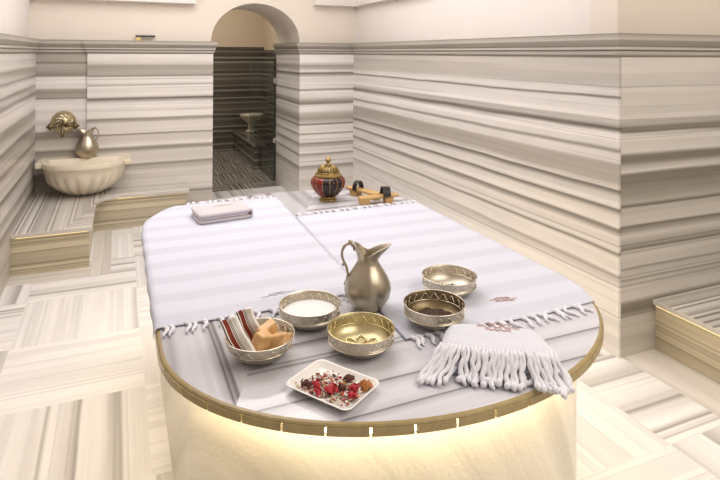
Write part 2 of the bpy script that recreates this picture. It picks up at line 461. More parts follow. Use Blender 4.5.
# moulded cornices swept along the top of the cladding
PROF = [(-.05, 1.545), (.004, 1.545), (.004, 1.556), (.012, 1.560), (.012, 1.578), (.020, 1.584), (.020, 1.600), (.026, 1.612), (.038, 1.632), (.040, 1.636), (.040, 1.668), (-.06, 1.668)]
def sweep(name, path, prof, mat):
    mb = MB()
    P = [Vector(p) for p in path]
    rings = []
    dist = 0
    us = {}
    for i, p in enumerate(P):
        d0 = (P[i] - P[i - 1]).normalized() if i > 0 else None
        d1 = (P[i + 1] - P[i]).normalized() if i < len(P) - 1 else None
        n0 = Vector((d0.y, -d0.x)) if d0 else None
        n1 = Vector((d1.y, -d1.x)) if d1 else None
        if n0 and n1:
            mdir = (n0 + n1).normalized(); sc = 1 / max(.3, mdir.dot(n0))
        else:
            mdir = n0 or n1; sc = 1
        if i > 0: dist += (P[i] - P[i - 1]).length
        rings.append([(p.x + mdir.x * sc * o, p.y + mdir.y * sc * o, z) for o, z in prof])
    mb.loft(rings)
    return struct(mb.build(name, mat, uv=lambda co, n, f: (co.x + co.y, co.z), bevel=0))
sweep('trim_1', [(XL, -2.6), (XL, YB + .02), (-.257, YB + .02), (-.257, YB), (.874, YB), (.874, 6.79)], PROF, M['trim'])
PROF2 = [(o, z - .004) for o, z in PROF]
sweep('trim_2', [(1.768, 6.79), (1.768, YB), (XR, YB), (XR, YN + .0), (4.3, YN)], PROF, M['trim'])
# stepped soffits high on the walls either side of the arch
def soffit(name, pts, z0):
    mb = MB()
    mb.loft([[(x, y, z0) for x, y in pts], [(x, y, z0 + .012) for x, y in pts], [(x, y, ZC) for x, y in pts]])
    struct(mb.build(name, M['plaster_white'], bevel=.006))
soffit('trim_3', [(1.93, Y0), (XR + .06, Y0), (XR + .06, 4.2), (XR - .01, 4.2), (XR - .01, Y0 - .09), (1.93, Y0 - .09)], 2.07)
soffit('trim_4', [(XL - .06, Y0), (.70, Y0), (.70, Y0 - .09), (XL - .06, Y0 - .09)], 2.035)

# glass door folded back into the passage
t = thing('door_1', None, None, (1.755, 6.80, 0)); t['kind'] = 'structure'
mb = MB(); mb.box(-.008, .0, .0, 1.40, .01, 1.50); mb.build('glass_pane', M['glass'], t)
for z in (.5, 1.22):
    mb = MB(); mb.box(-.018, .012, -.014, .05, z - .03, z + .03); mb.build('hinge', M['steel'], t, bevel=.004)
mb = MB(); mb.box(-.012, .004, -.012, -.001, .01, 1.5); mb.build('door_seal', M['black'], t)

# ------------------------------------------------------------------ central marble platform
TC, TA = .855, .740
def outline(off=0, n=96, b0=.594, b1=.585):
    """plan of the platform: straight sides, rounded near and far ends"""
    pts = []
    a = TA - off
    for k in range(n // 2 + 1):
        th = PI + PI * k / (n // 2)
        pts.append((TC + a * math.cos(th), 1.76 + (b0 - off * .85) * math.sin(th)))
    for k in range(n // 2 + 1):
        th = PI * k / (n // 2)
        c, s = math.cos(th), math.sin(th)
        e = 2 / 2.6
        pts.append((TC + a * math.copysign(abs(c) ** e, c), 2.88 + (b1 - off * .85) * abs(s) ** e))
    return pts
ZT = .70
table = thing('marble_platform', 'large oval-ended striped marble platform glowing under its rim, centre of the bath', 'marble platform', (0, 0, 0))
mb = MB()
def ring(off, z): return [(x, y, z) for x, y in outline(off)]
# near slab and mitred left slab share the one top
def uvtop(co, n, f):
    if abs(n.z) < .5: return (co.x + co.y, co.z + 1.3)
    c = f.calc_center_median()
    return (co.y, co.x) if f.material_index == 1 else (co.x, co.y - .012 * co.x)
mb.loft([ring(.05, ZT - .03), ring(.0215, ZT - .03), ring(.0215, ZT - .0085), ring(.001, ZT - .0085), ring(.0015, ZT - .006), ring(.005, ZT - .0022), ring(.012, ZT)], True, False)
mb.bm.faces.ensure_lookup_table()
for f in mb.bm.faces:
    if f.calc_center_median().z > ZT - .0075: f.material_index = 2
inner = outline(.012)
# top faces: cut by the mitre line from (.268,1.40) running back to the right
bmv = [v for v in mb.bm.verts]
topv = bmv[-len(inner):]
topf = mb.face(topv)
d = Vector((.43, 1, 0)).normalized()
nrm = Vector((1, -.43, 0)).normalized()
geom = [topf] + list(topf.edges) + list(topf.verts)
bmesh.ops.bisect_plane(mb.bm, geom=geom, plane_co=(.268, 1.40, ZT), plane_no=nrm)
mb.bm.faces.ensure_lookup_table()
for f in mb.bm.faces:
    if len(f.verts) > 8 and f.calc_center_median().z > ZT - .001:
        c = f.calc_center_median() - Vector((.268, 1.40, ZT))
        f.material_index = 1 if c.dot(nrm) < 0 else 0
mb.build('tabletop', [M['top_x'], M['top_y'], M['edge']], table, uv=uvtop)
# rim of separate edge pieces with slim lit gaps between them
mb = MB()
o1, o0 = outline(-.002, 400), outline(.016, 400)
oi = outline(.030, 400)
n = len(o1)
cum = [0]
for i in range(n): cum.append(cum[-1] + (Vector(o1[(i + 1) % n]) - Vector(o1[i])).length)
tot = cum[-1]
def at(o, s):
    s = s % tot
    lo, hi = 0, n
    while hi - lo > 1:
        m_ = (lo + hi) // 2
        if cum[m_] <= s: lo = m_
        else: hi = m_
    seg = cum[lo + 1] - cum[lo]
    k = (s - cum[lo]) / seg if seg > 1e-9 else 0
    a, b_ = o[lo], o[(lo + 1) % n]
    return (a[0] + (b_[0] - a[0]) * k, a[1] + (b_[1] - a[1]) * k)
NS = 62
for k in range(NS):
    s0 = tot * k / NS + .0026; s1 = tot * (k + 1) / NS - .0026
    rings = []
    for q in range(7):
        s = s0 + (s1 - s0) * q / 6
        e = at(o1, s); i_ = at(o0, s)
        rings.append([(e[0], e[1], ZT - .028), (e[0], e[1], ZT - .009), (i_[0], i_[1], ZT - .009), (i_[0], i_[1], ZT - .028)])
    mb.loft(rings)
mb.build('edge_band', M['edge'], table)
# lamps: line of light behind the rim gaps, and a strip under the overhang washing the base
mb = MB()
o2, o3 = outline(.0165, 96), outline(.021, 96)
mb.loft([[(x, y, z) for x, y in o] for o, z in ((o2, ZT - .0265), (o2, ZT - .012), (o3, ZT - .012), (o3, ZT - .0265), (o2, ZT - .0265))], False, False)
mb.build('light_strip', M['led_rim'], table)
mb = MB()
o2, o3 = outline(.024, 96), outline(.040, 96)
mb.loft([[(x, y, z) for x, y in o] for o, z in ((o2, ZT - .034), (o2, ZT - .0305), (o3, ZT - .0305), (o3, ZT - .034), (o2, ZT - .034))], False, False)
mb.build('light_strip', M['led'], table)
mb = MB()
ob = outline(.085, 96)
mb.loft([[(x, y, z) for x, y in ob] for z in (0, .2, .45, ZT - .03)])
mb.build('base', M['base'], table, uv=lambda co, n, f: (co.z * .4, co.x * .55 + co.z * .35 + co.y * .3) if abs(n.z) < .5 else (co.x, co.y), smooth=True, angle=.6)

# ------------------------------------------------------------------ benches
lb = thing('corner_bench', 'low L-shaped striped marble bench under the wash basin in the left corner', 'bench', (0, 0, 0))
top = [(XL, 4.57), (-.160, 4.57), (-.158, 5.24), (-.150, 5.33), (-.128, 5.40), (-.085, 5.445), (-.03, 5.475), (.03, 5.49), (.615, 5.47), (.615, YB), (-.257, YB), (-.257, YB + .02), (XL, YB + .02)]
mb = MB()
mb.loft([[(x, y, .270) for x, y in top], [(x, y, .300) for x, y in top]])
def uvbt(co, n, f):
    if abs(n.z) > .5: return (co.y, co.x) 
    return (co.x + co.y, co.z)
# two slabs of the top: stripes run away from the camera on the left arm, along the wall on the other
bmesh.ops.bisect_plane(mb.bm, geom=mb.bm.faces[:] + mb.bm.edges[:] + mb.bm.verts[:], plane_co=(-.16, 5.3, 0), plane_no=Vector((1, -.25, 0)).normalized())
def uvbt2(co, n, f):
    c = f.calc_center_median()
    if abs(n.z) > .5:
        return (co.y, co.x * 2.4 + .9) if (c.x + .16) - .25 * (c.y - 5.3) < 0 else (co.x, co.y * 1.6 + .2)
    return (co.x + co.y, co.z)
mb.build('bench_top', M['bench'], lb, uv=uvbt2, bevel=.004)
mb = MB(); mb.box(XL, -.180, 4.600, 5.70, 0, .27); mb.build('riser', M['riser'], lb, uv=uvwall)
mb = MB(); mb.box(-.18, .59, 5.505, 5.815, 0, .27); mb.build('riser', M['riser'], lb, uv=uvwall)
mb = MB(); mb.box(XL + .03, -.19, 4.573, 4.580, .2682, .2698); mb.build('light_strip', M['led_y'], lb)
mb = MB(); mb.box(-.10, .57, 5.490, 5.495, .2684, .2698); mb.build('light_strip', M['led_y'], lb)

rb = thing('side_bench', 'low striped marble bench at the right edge beside the wall corner', 'bench', (0, 0, 0))
mb = MB(); mb.box(2.618, 4.29, -.6, YN, .236, .264)
mb.build('bench_top', M['bench'], rb, uv=lambda co, n, f: (co.x, co.y * 1.8 + .3) if abs(n.z) > .5 else (co.x + co.y, co.z), bevel=.005)
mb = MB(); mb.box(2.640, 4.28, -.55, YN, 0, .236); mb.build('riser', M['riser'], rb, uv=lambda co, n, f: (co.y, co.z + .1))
mb = MB(); mb.box(2.621, 2.628, -.5, YN - .02, .2342, .2358); mb.build('light_strip', M['led_y'], rb)

pb = thing('passage_bench', 'dark marble bench seen through the archway behind the glass door', 'bench', (0, 0, 0))
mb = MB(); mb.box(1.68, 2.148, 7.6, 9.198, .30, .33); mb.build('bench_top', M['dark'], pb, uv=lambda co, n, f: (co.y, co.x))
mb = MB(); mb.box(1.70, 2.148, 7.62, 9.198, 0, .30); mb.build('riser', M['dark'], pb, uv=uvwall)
mb = MB()
mb.lathe([(.02, .33), (.09, .33), (.10, .35), (.06, .37), (.055, .46), (.10, .50), (.17, .56), (.185, .60), (.17, .605), (.15, .57), (.05, .52), (0, .52)], 32, c=(1.92, 8.85, 0))
tag(mb.build('pedestal_basin', M['basin'], smooth=True, angle=.8), 'pale stone pedestal basin seen through the archway behind glass', 'basin')

# ------------------------------------------------------------------ wash basin, tap, jug
BX, BY = -.262, YB + .015
def dring(hw, dp, z, n=72, ex=2.5, back=0, lobes=0, amp=0):
    pts = []
    for k in range(n + 1):
        th = PI + PI * k / n
        c, s = math.cos(th), math.sin(th)
        m_ = 1 + amp * abs(math.sin(lobes * th)) if lobes else 1
        pts.append((BX + hw * m_ * math.copysign(abs(c) ** (2 / ex), c), BY - back - (dp * m_) * abs(s) ** (2 / ex), z))
    for k in range(1, 9):
        x0, x1 = pts[n][0], pts[0][0]
        pts.append((x0 + (x1 - x0) * k / 9, pts[n][1], z))
    return pts
bs = thing('wash_basin', 'cream carved marble wash basin with fluted underside on the corner bench', 'basin', (0, 0, -.01505))
bs.scale = (1, 1, 1.05)
mb = MB()
R = [dring(.13, .22, .301, ex=2.2, back=.02), dring(.17, .27, .312, ex=2.2, lobes=11, amp=.09), dring(.24, .35, .36, ex=2.2, lobes=11, amp=.09), dring(.295, .42, .42, ex=2.25, lobes=11, amp=.085),
     dring(.325, .455, .475, ex=2.3, lobes=11, amp=.03), dring(.338, .468, .50, ex=2.3), dring(.345, .475, .53, ex=2.4), dring(.352, .482, .538, ex=2.4), dring(.352, .482, .548, ex=2.4), dring(.36, .495, .553, ex=2.5), dring(.362, .50, .585, ex=2.5), dring(.358, .496, .592, ex=2.5),
     dring(.29, .42, .592, ex=2.2, back=.11), dring(.28, .40, .58, ex=2.2, back=.12), dring(.24, .35, .48, ex=2.2, back=.15), dring(.15, .25, .40, ex=2.2, back=.19), dring(.05, .12, .385, ex=2.2, back=.26)]
# keep the inner rings inside: reduce depth by the back offset
R[12] = dring(.29, .335, .592, ex=2.2, back=.12); R[13] = dring(.28, .32, .578, ex=2.2, back=.13); R[14] = dring(.24, .26, .48, ex=2.2, back=.16); R[15] = dring(.15, .17, .40, ex=2.2, back=.20); R[16] = dring(.04, .06, .385, ex=2.2, back=.26)
mb.loft(R)
mb.build('basin_bowl', M['basin'], bs, smooth=True, angle=.9)
mb = MB(); mb.box(.06, .118, BY - .30, YB - .002, .545, .588); mb.build('rim_ear', M['basin'], bs, bevel=.01)
mb = MB(); mb.box(-.645, -.59, BY - .26, YB - .002, .545, .588); mb.build('rim_ear', M['basin'], bs, bevel=.01)

tp = thing('wall_tap', 'brass wall tap with round embossed rosette and two valves above the wash basin', 'tap', (-.447, YB + .02, .922))
mb = MB()
prof = [(0, .0), (.100, .0), (.104, .006), (.100, .014), (.088, .016), (.082, .011), (.05, .016), (.03, .024), (.02, .03), (0, .031)]
rings = []
for r, h in prof:
    rings.append([(max(r, 1e-5) * math.cos(2 * PI * i / 64), -h, max(r, 1e-5) * math.sin(2 * PI * i / 64)) for i in range(64)])
mb.loft(rings); mb.build('rosette', M['tap'], tp, smooth=True, angle=.6)
mb = MB()
for k in range(10):
    a0 = 2 * PI * k / 10
    mb.tube([((.03 + .048 * q / 6) * math.cos(a0 + .9 * q / 6), -.016, (.03 + .048 * q / 6) * math.sin(a0 + .9 * q / 6)) for q in range(7)], [.003, .005, .006, .007, .007, .006, .003], 6)
mb.build('rosette_leaves', M['relief'], tp, smooth=True)
mb = MB()
mb.tube([(.0, -.02, -.02), (0, -.10, -.03), (0, -.14, -.045), (0, -.155, -.075), (0, -.155, -.115)], [.012, .012, .012, .012, .015], 12)
mb.tube([(0, -.07, -.03), (0, -.07, .01), (0, -.07, .03)], [.008, .008, .014], 10)
mb.build('spout', M['patina'], tp, smooth=True)
for sx in (-1, 1):
    mb = MB()
    mb.tube([(sx * .012, -.05, -.028), (sx * .10, -.05, -.028)], .012, 10)
    mb.tube([(sx * .10, .005, -.028), (sx * .10, -.07, -.028)], [.014, .018], 10)
    v = mb.build('valve', M['patina'], tp, smooth=True)
    mb = MB()
    mb.tube([(sx * .10, -.085, -.028), (sx * .10, -.066, -.028)], [.026, .022], 10)
    for q in range(4):
        mb.ellipsoid((sx * .10 + .024 * math.cos(q * PI / 2), -.078, -.028 + .024 * math.sin(q * PI / 2)), .012, .01, .012, 8, 6)
    mb.build('valve_knob', M['patina'], v, smooth=True)

def jug_parts(root, mat, spout_up=.209):
    prof = [(.045, 0), (.052, .001), (.054, .006), (.062, .016), (.074, .036), (.079, .058), (.077, .078), (.068, .100), (.054, .122), (.041, .142), (.034, .158)]
    nT = 40
    rings = []
    for r, z in prof:
        rings.append([(r * math.cos(2 * PI * i / nT), r * math.sin(2 * PI * i / nT), z) for i in range(nT)])
    def lip(t, inset=0):
        ring = []
        for i in range(nT):
            a = 2 * PI * i / nT
            c = math.cos(a)
            sp = max(0, c) ** 3
            sz = sp ** .62
            bk = max(0, -c) ** 1.5
            r = .033 + t * (.004 + .045 * sp + .012 * bk) - inset
            z = .158 + t * (.022 + (spout_up - .180) * sz + .034 * bk)
            w = 1 - .45 * sp * t
            ring.append((r * math.cos(a), r * math.sin(a) * w, z))
        return ring
    for t in (.25, .5, .75, 1): rings.append(lip(t))
    rings.append(lip(1.01, .002))
    for t in (.98, .7, .4, .1): rings.append(lip(t, .0035))
    rings.append([(.030 * math.cos(2 * PI * i / nT), .030 * math.sin(2 * PI * i / nT), .15) for i in range(nT)])
    rings.append([(.045 * math.cos(2 * PI * i / nT), .045 * math.sin(2 * PI * i / nT), .12) for i in range(nT)])
    mb = MB(); mb.loft(rings); mb.build('jug_body', mat, root, smooth=True, angle=1.0)
    hp = [(-.044, .198), (-.055, .209), (-.068, .210), (-.080, .200), (-.087, .184), (-.087, .166), (-.080, .148), (-.071, .130), (-.067, .108), (-.071, .088), (-.077, .072)]
    mb = MB(); mb.tube([(x, 0, z) for x, z in hp], [.004, .0045, .005, .005, .0045, .0045, .0045, .005, .0042, .004, .005], 10)
    h = mb.build('handle', mat, root, smooth=True)
    for c_, r_k in (((-.059, 0, .215), .008), ((-.050, 0, .204), .007), ((-.082, 0, .141), .0065), ((-.044, 0, .192), .007)):
        mb = MB(); mb.ellipsoid(c_, r_k, r_k * .8, r_k, 10, 8); mb.build('handle_knob', mat, h, smooth=True)

CAMR = -math.radians(22.9)
j = thing('metal_jug', 'tall old pewter jug with curved spout standing on the striped cloth among the bowls', 'jug', (.782, 1.776, ZT + .0075), CAMR)
jug_parts(j, M['pewter'])
j = thing('metal_jug', 'old pewter jug standing on the back rim of the wash basin', 'jug', (-.250, YB - .062, .6070), math.radians(150))
jug_parts(j, M['pewter'], .205)
j.scale = (1.25, 1.25, 1.25)

wf = thing('wall_fitting', 'tiny yellow and dark fitting on the marble ledge left of the archway', 'fitting', (.205, YB + .03, 1.668))
mb = MB(); mb.box(-.05, -.005, -.012, .012, 0, .035); mb.build('yellow_block', M['yellow'], wf, bevel=.003)
mb = MB()
for k in range(6): mb.box(-.05 + .03 * k, -.026 + .03 * k, -.012, .012, .035, .053)
mb.box(-.05, .124, -.004, .006, .038, .05)
mb.build('dark_bar', M['black'], wf)

# ------------------------------------------------------------------ cloths on the platform
def tabx(y, side):
    if y < 1.76: k = math.sqrt(max(0, 1 - ((1.76 - y) / .594) ** 2))
    elif y > 2.88: k = max(0, 1 - ((y - 2.88) / .585) ** 2.6) ** (1 / 2.6)
    else: k = 1
    return TC + side * TA * k
def cloth(name, label, y0, y1, xl, xr, side, near_t, far_t, seed, slant=0):
    root = thing(name, label, 'bath cloth', (0, 0, 0), 0, None)
    rnd = random.Random(seed)
    mb = MB()
    NX, NY = 44, 90
    def surf(i, j):
        v = j / NY
        y = y0 + (y1 - y0) * v
        u = i / NX
        L_ = xl(y); R_ = xr(y)
        x = L_ + (R_ - L_) * u
        yy = y + slant * (x - xl(y)) * (1 - v) ** 3 + .012 * math.sin(x * 7 + seed) * (1 - v) + .008 * math.sin(x * 5) * v
        wr = noise.noise(Vector((x * 5, yy * 7, seed))) * .0022 + noise.noise(Vector((x * 14, yy * 20, seed + 3))) * .001
        z = ZT + .0052 + max(-.0025, wr)
        e = tabx(yy, side)
        over = (x - e) * side
        if over > -.012:
            k = over + .012
            x = e - side * .012 + side * min(k, .017)
            z -= max(0, k - .012) * .95
            if over > 0: x = e + side * (.005 + .002 * math.sin(yy * 31)); 
        return (x, yy, z)
    V = [[mb.bm.verts.new(surf(i, j)) for i in range(NX + 1)] for j in range(NY + 1)]
    for jj in range(NY):
        for i in range(NX):
            mb.face([V[jj][i], V[jj][i + 1], V[jj + 1][i + 1], V[jj + 1][i]])
    mb.build('cloth_sheet', M['pesh'], root, smooth=True, uv=lambda co, n, f: (co.x, co.y + .03 * seed), solid=.002)
    for (jj, dr, cnt, ln, x_skip) in ((0, -1, near_t, .062, None), (NY, 1, far_t, .05, None)):
        for k in range(cnt):
            u = (k + .5 + rnd.uniform(-.2, .2)) / cnt
            x, y, z = surf(int(u * NX), jj)
            if z < ZT - .003: continue
            l = ln * rnd.uniform(.85, 1.15); sgn = rnd.choice((1, 1, -1))
            pts = []; rad = []
            for q in range(13):
                t_ = q / 12
                wv = sgn * (.010 * math.sin(t_ * 5.2) + .010 * t_)
                pts.append((x + wv, y - dr * .005 + dr * l * t_, max(z + .001 - .004 * t_ * 3, ZT + .0062)))
                rad.append(.0062 * (.62 + .5 * math.sin(PI * min(1, t_ * 1.1 + .1)) + .10 * math.sin(t_ * 14)) * (.6 if q == 12 else 1))
            e = tabx(pts[-1][1], side)
            if (pts[-1][0] - e) * side > -.012: continue
            mb = MB(); mb.tube(pts, rad, 8)
            mb.build('tassel', M['tassel'], root, smooth=True)
    return root
cl = cloth('bath_cloth', 'white banded cotton bath cloth with tasselled ends, spread over the left half of the platform', 1.868, 3.33,
      lambda y: tabx(y, -1) - (.030 if y < 3.1 else .004), lambda y: .855 + (y - 2.8) * .035, -1, 22, 20, 1, .05)
cr_ = cloth('bath_cloth', 'white banded cotton bath cloth with tasselled ends, under the jug on the right half', 1.52, 2.905,
      lambda y: .8575 + (y - 2.8) * .045, lambda y: tabx(y, 1) + .012, 1, 24, 22, 2)

def script_mark(name, mat, parent, P, ux, uy, w, rows, seed, r=.0011):
    """small illegible embroidered flourish"""
    rnd = random.Random(seed)
    mb = MB()
    P, ux, uy = Vector(P), Vector(ux), Vector(uy)
    for (oy, ww, hh) in rows:
        pts = []
        n = 40
        ph = rnd.uniform(0, 6)
        for k in range(n + 1):
            s = k / n
            pts.append(P + ux * (ww * w * (s - .5)) + uy * (oy + hh * (math.sin(s * 26 + ph) + .5 * math.sin(s * 57 + ph)) * math.sin(PI * s) ** .4))
        mb.tube(pts, r, 5)
    mb.build(name, mat, parent, smooth=True)
script_mark('embroidery', M['thread'], cr_, (1.242, 1.648, ZT + .0075), (.97, -.23, 0), (.23, .97, 0), .10, [(.012, .55, .004), (0, 1, .005), (-.012, .7, .003)], 3)
script_mark('embroidery', M['thread_g'], cl, (.53, 1.985, ZT + .0075), (.98, .1, 0), (-.1, .98, 0), .13, [(.012, .5, .004), (0, 1, .004)], 4)

# ------------------------------------------------------------------ folded towels
def slab(mb, w, d, h, z, ox=0, oy=0, n=10, sag=0, tilt=0):
    """soft rounded layer: rounded rectangle lofted with a bulging edge"""
    def rr_(w_, d_, r, z_):
        pts = []
        for cx, cy, a0 in ((w_ - r, d_ - r, 0), (-(w_ - r), d_ - r, PI / 2), (-(w_ - r), -(d_ - r), PI), (w_ - r, -(d_ - r), 1.5 * PI)):
            for k in range(n + 1):
                a = a0 + PI / 2 * k / n
                pts.append((ox + cx + r * math.cos(a), oy + cy + r * math.sin(a), z_))
        return pts
    rings = []
    for k in range(9):
        t = -PI / 2 + PI * k / 8
        ins = (1 - math.cos(t)) * h * .5
        rings.append(rr_(w / 2 - ins, d / 2 - ins, min(.02, d / 4), z + h / 2 + h / 2 * math.sin(t)))
    mb.loft(rings)

ft = thing('folded_towel', 'small grey-lilac towel folded flat in layers at the far left of the platform', 'towel', (.500, 3.03, ZT + .007), math.radians(7))
mb = MB()
slab(mb, .27, .19, .0155, .000); slab(mb, .256, .176, .0155, .0155, -.002, .001); slab(mb, .272, .193, .0175, .031, .001, 0)
# fold wrapping the layers on the right
mb.build('folded_layers', M['towel_grey'], ft, smooth=True)
mb = MB()
mb.loft([[(.128, y, .002), (.140, y, .008), (.145, y, .022), (.140, y, .040), (.128, y, .048), (.132, y, .040), (.137, y, .022), (.132, y, .010)] for y in (-.09, -.03, .03, .09)])
mb.build('outer_fold', M['towel_grey'], ft, smooth=True)
script_mark('embroidery', M['thread_g'], ft, (.02, .03, .0492), (1, 0, 0), (0, 1, 0), .10, [(.012, .6, .004), (0, 1, .005)], 9)

tw = thing('fringed_towel', 'folded white towel with thick tassels hanging over the front rim of the platform', 'towel', (1.003, 1.362, ZT), math.atan2(-.17, .264))
mb = MB()
# soft domed top layer
NX, NY = 36, 24
def tops(u, v):
    x = (u - .5) * .325 - .004; y = (v - .5) * .170 - .017
    ex = abs(2 * u - 1); ey = abs(2 * v - 1)
    x *= 1 - .16 * max(0, v - .2) ** 1.5
    h = .064 * (1 - ex ** 7) ** .5 * (1 - ey ** 8) ** .5
    h += .0018 * noise.noise(Vector((x * 18, y * 25, 1)))
    return (x, y - .012 * (1 - ex * ex) * (1 - v), max(.001, h))
V = [[mb.bm.verts.new(tops(i / NX, jj / NY)) for i in range(NX + 1)] for jj in range(NY + 1)]
for jj in range(NY):
    for i in range(NX):
        mb.face([V[jj][i], V[jj][i + 1], V[jj + 1][i + 1], V[jj + 1][i]])
mb.face([V[0][i] for i in range(NX + 1)] + [V[jj][NX] for jj in range(1, NY + 1)] + [V[NY][i] for i in range(NX - 1, -1, -1)] + [V[jj][0] for jj in range(NY - 1, 0, -1)])
mb.build('folded_layers', M['towel'], tw, smooth=True)
mb = MB()
slab(mb, .26, .05, .014, .001, 0, -.100); slab(mb, .27, .05, .014, .016, .01, -.095)
mb.build('lower_fold', M['towel'], tw, smooth=True)
script_mark('embroidery', M['thread'], tw, (.005, .030, .0662), (1, 0, 0), (0, 1, 0), .12, [(.018, .6, .005), (0, 1, .006), (-.018, .6, .004)], 5)
rnd = random.Random(12)
def tassel(pts, r0):
    """one twisted cotton strand: resampled, kinked and frayed at its end"""
    P = [Vector(p) for p in pts]
    out = []; rad = []
    ph = rnd.uniform(0, 6); am = rnd.uniform(.0015, .0038)
    for q in range(15):
        s_ = q / 14 * (len(P) - 1); i_ = min(int(s_), len(P) - 2); f_ = s_ - i_
        p = P[i_].lerp(P[i_ + 1], f_)
        k_ = min(1, q / 4)
        out.append(p + Vector((am * k_ * math.sin(q * 1.1 + ph), 0, .5 * am * k_ * max(-.3, math.cos(q * 1.3 + ph)))))
        rad.append(r0 * (.62 + .38 * min(1, q / 3)) * (1 + .16 * math.sin(q * 1.9 + ph)) * (1.12 if q > 11 else 1) * (.7 if q == 14 else 1))
    mb = MB(); mb.tube(out, rad, 8)
    mb.build('tassel', M['tassel'], tw, smooth=True)
NTS = 30
for k in range(NTS):
    u = k / (NTS - 1)
    x = (u - .5) * .300 - .004
    bow = -.010 * (1 - (2 * u - 1) ** 2)
    y0 = -.094 + bow
    left = max(0, .35 - u) / .35
    spread = -.050 * left ** 1.2 + rnd.uniform(-.016, .016) + (.018 if u > .75 else 0)
    l = rnd.uniform(.022, .050) + .030 * left
    e = rnd.uniform(.007, .012)
    tassel([(x, y0 + .012, .0615), (x + spread * .1, y0 - .006, .058), (x + spread * .35, y0 - .018 - l * .12, .041),
            (x + spread * .7, y0 - .026 - l * .35, .022), (x + spread, y0 - .030 - l * .65, e + .002), (x + spread * 1.15, y0 - .032 - l, e)], rnd.uniform(.0055, .0078))
for k in range(16):   # strands of the lower layer, lying loosely underneath
    x = (k / 15 - .5) * .25 + rnd.uniform(-.006, .006)
    y0 = -.118
    b_ = rnd.uniform(-.035, .030)
    tassel([(x, y0, .022), (x + b_ * .4, y0 - .010, .018), (x + b_, y0 - .022, .010), (x + b_ * 1.7, y0 - .026 - rnd.uniform(0, .02), .008)], rnd.uniform(.005, .007))
for k in range(6):    # the long strands that slide towards the rim at the right
    x = .130 + .002 * k
    y0 = -.088 + .013 * k
    tassel([(x - .012, y0 + .006, .053), (x + .004, y0 - .008, .044), (x + .012, y0 - .030, .028), (x + .018 + .002 * k, y0 - .055, .016), (x + .022 + .003 * k, y0 - .080, .010), (x + .026 + .003 * k, y0 - .105, .008)], .0065)

# ------------------------------------------------------------------ bowls
def zig(mb, r, z0, z1, n, rad, slope=0):
    pts = []
    m = n * 8
    for k in range(m):
        a = 2 * PI * k / m
        s = .5 - .5 * math.cos(a * n)
        z = z0 + (z1 - z0) * s
        rr2 = r + slope * (z - z0)
        pts.append((rr2 * math.cos(a), rr2 * math.sin(a), z))
    mb.tube(pts, rad, 5, closed=True)
def circ(mb, r, z, rad, n=64):
    mb.tube([(r * math.cos(2 * PI * k / n), r * math.sin(2 * PI * k / n), z) for k in range(n)], rad, 6, closed=True)
BR = .0975
def bowl(label, x, y, z, out_m, in_m, rel_m, round_=False, flower=True, h=.062):
    t = thing('metal_bowl', label, 'bowl', (x, y, z), random.uniform(0, 3), 'engraved metal bowls on the platform')
    if round_:
        po = [(0, 0), (.042, 0), (.050, .002), (.066, .010), (.080, .023), (.089, .038), (.0945, .052), (.0975, h), (.0965, h + .0012)]
        pi_ = [(.0950, h), (.0915, .051), (.0855, .037), (.076, .023), (.062, .011), (.045, .005), (0, .004)]
    else:
        po = [(0, 0), (.050, 0), (.058, .002), (.072, .009), (.084, .019), (.090, .027), (.0945, .0305), (.0945, .0335), (.0925, .036), (.0955, .055), (.0975, h), (.0965, h + .0012)]
        pi_ = [(.0952, h), (.0930, .054), (.0895, .036), (.086, .027), (.078, .017), (.064, .008), (.048, .004), (0, .0035)]
    mb = MB()
    mb.lathe(po, 72, mod=lambda k, a: (.010 * math.cos(14 * a) if k in (3, 4) else 0))
    # open the top cap
    mb.bm.faces.ensure_lookup_table(); mb.bm.faces.remove(mb.bm.faces[-1])
    mb.build('bowl_body', out_m, t, smooth=True, angle=.7)
    mb = MB(); mb.lathe([(.0965, h + .0012)] + pi_, 72)
    fs = [f for f in mb.bm.faces if len(f.verts) > 8 and abs(f.calc_center_median().z - (h + .0012)) < 1e-4]
    for f in fs: mb.bm.faces.remove(f)
    mb.build('bowl_lining', in_m, t, smooth=True, angle=.7)
    mb = MB(); circ(mb, BR - .0008, h + .0006, .0016); mb.build('rim', rel_m, t, smooth=True)
    mb = MB()
    if round_: zig(mb, .0868, .040, .056, 19, .0011, .34); circ(mb, .0855, .0375, .0013)
    else: zig(mb, .0898, .039, .055, 19, .0012, .17); circ(mb, .0886, .0345, .0014)
    mb.build('inner_engraving', rel_m, t, smooth=True)
    mb = MB()
    if round_: zig(mb, .0905, .040, .054, 17, .0011, .33); circ(mb, .0888, .0355, .0012)
    else: zig(mb, .0936, .039, .054, 19, .0011, .15); circ(mb, .095, .032, .0016)
    mb.build('outer_engraving', M['relief'], t, smooth=True)
    if flower:
        mb = MB()
        for k in range(8):
            a = 2 * PI * k / 8
            pts = []
            for q in range(17):
                s = q / 16 * 2 * PI
                l = .012 + .024 * (1 - math.cos(s)); w = .0135 * math.sin(s)
                rr3 = math.hypot(l, w)
                pts.append((l * math.cos(a) - w * math.sin(a), l * math.sin(a) + w * math.cos(a), .0055 + (max(0, rr3 - .045) * .35)))
            mb.tube(pts[:-1], .0022, 6, closed=True)
        circ(mb, .010, .0058, .002, 24)
        mb.build('flower_relief', rel_m, t, smooth=True)
    return t
zc = ZT + .0075
bowl('rounded pewter bowl holding honey soap and striped cloths, nearest the left side', .378, 1.612, ZT, M['silver'], M['silver_in'], M['relief'], True, False)
bowl('pewter bowl filled with white foam, behind the gilt bowl', .571, 1.752, ZT, M['silver'], M['silver_in'], M['relief'], False, False)
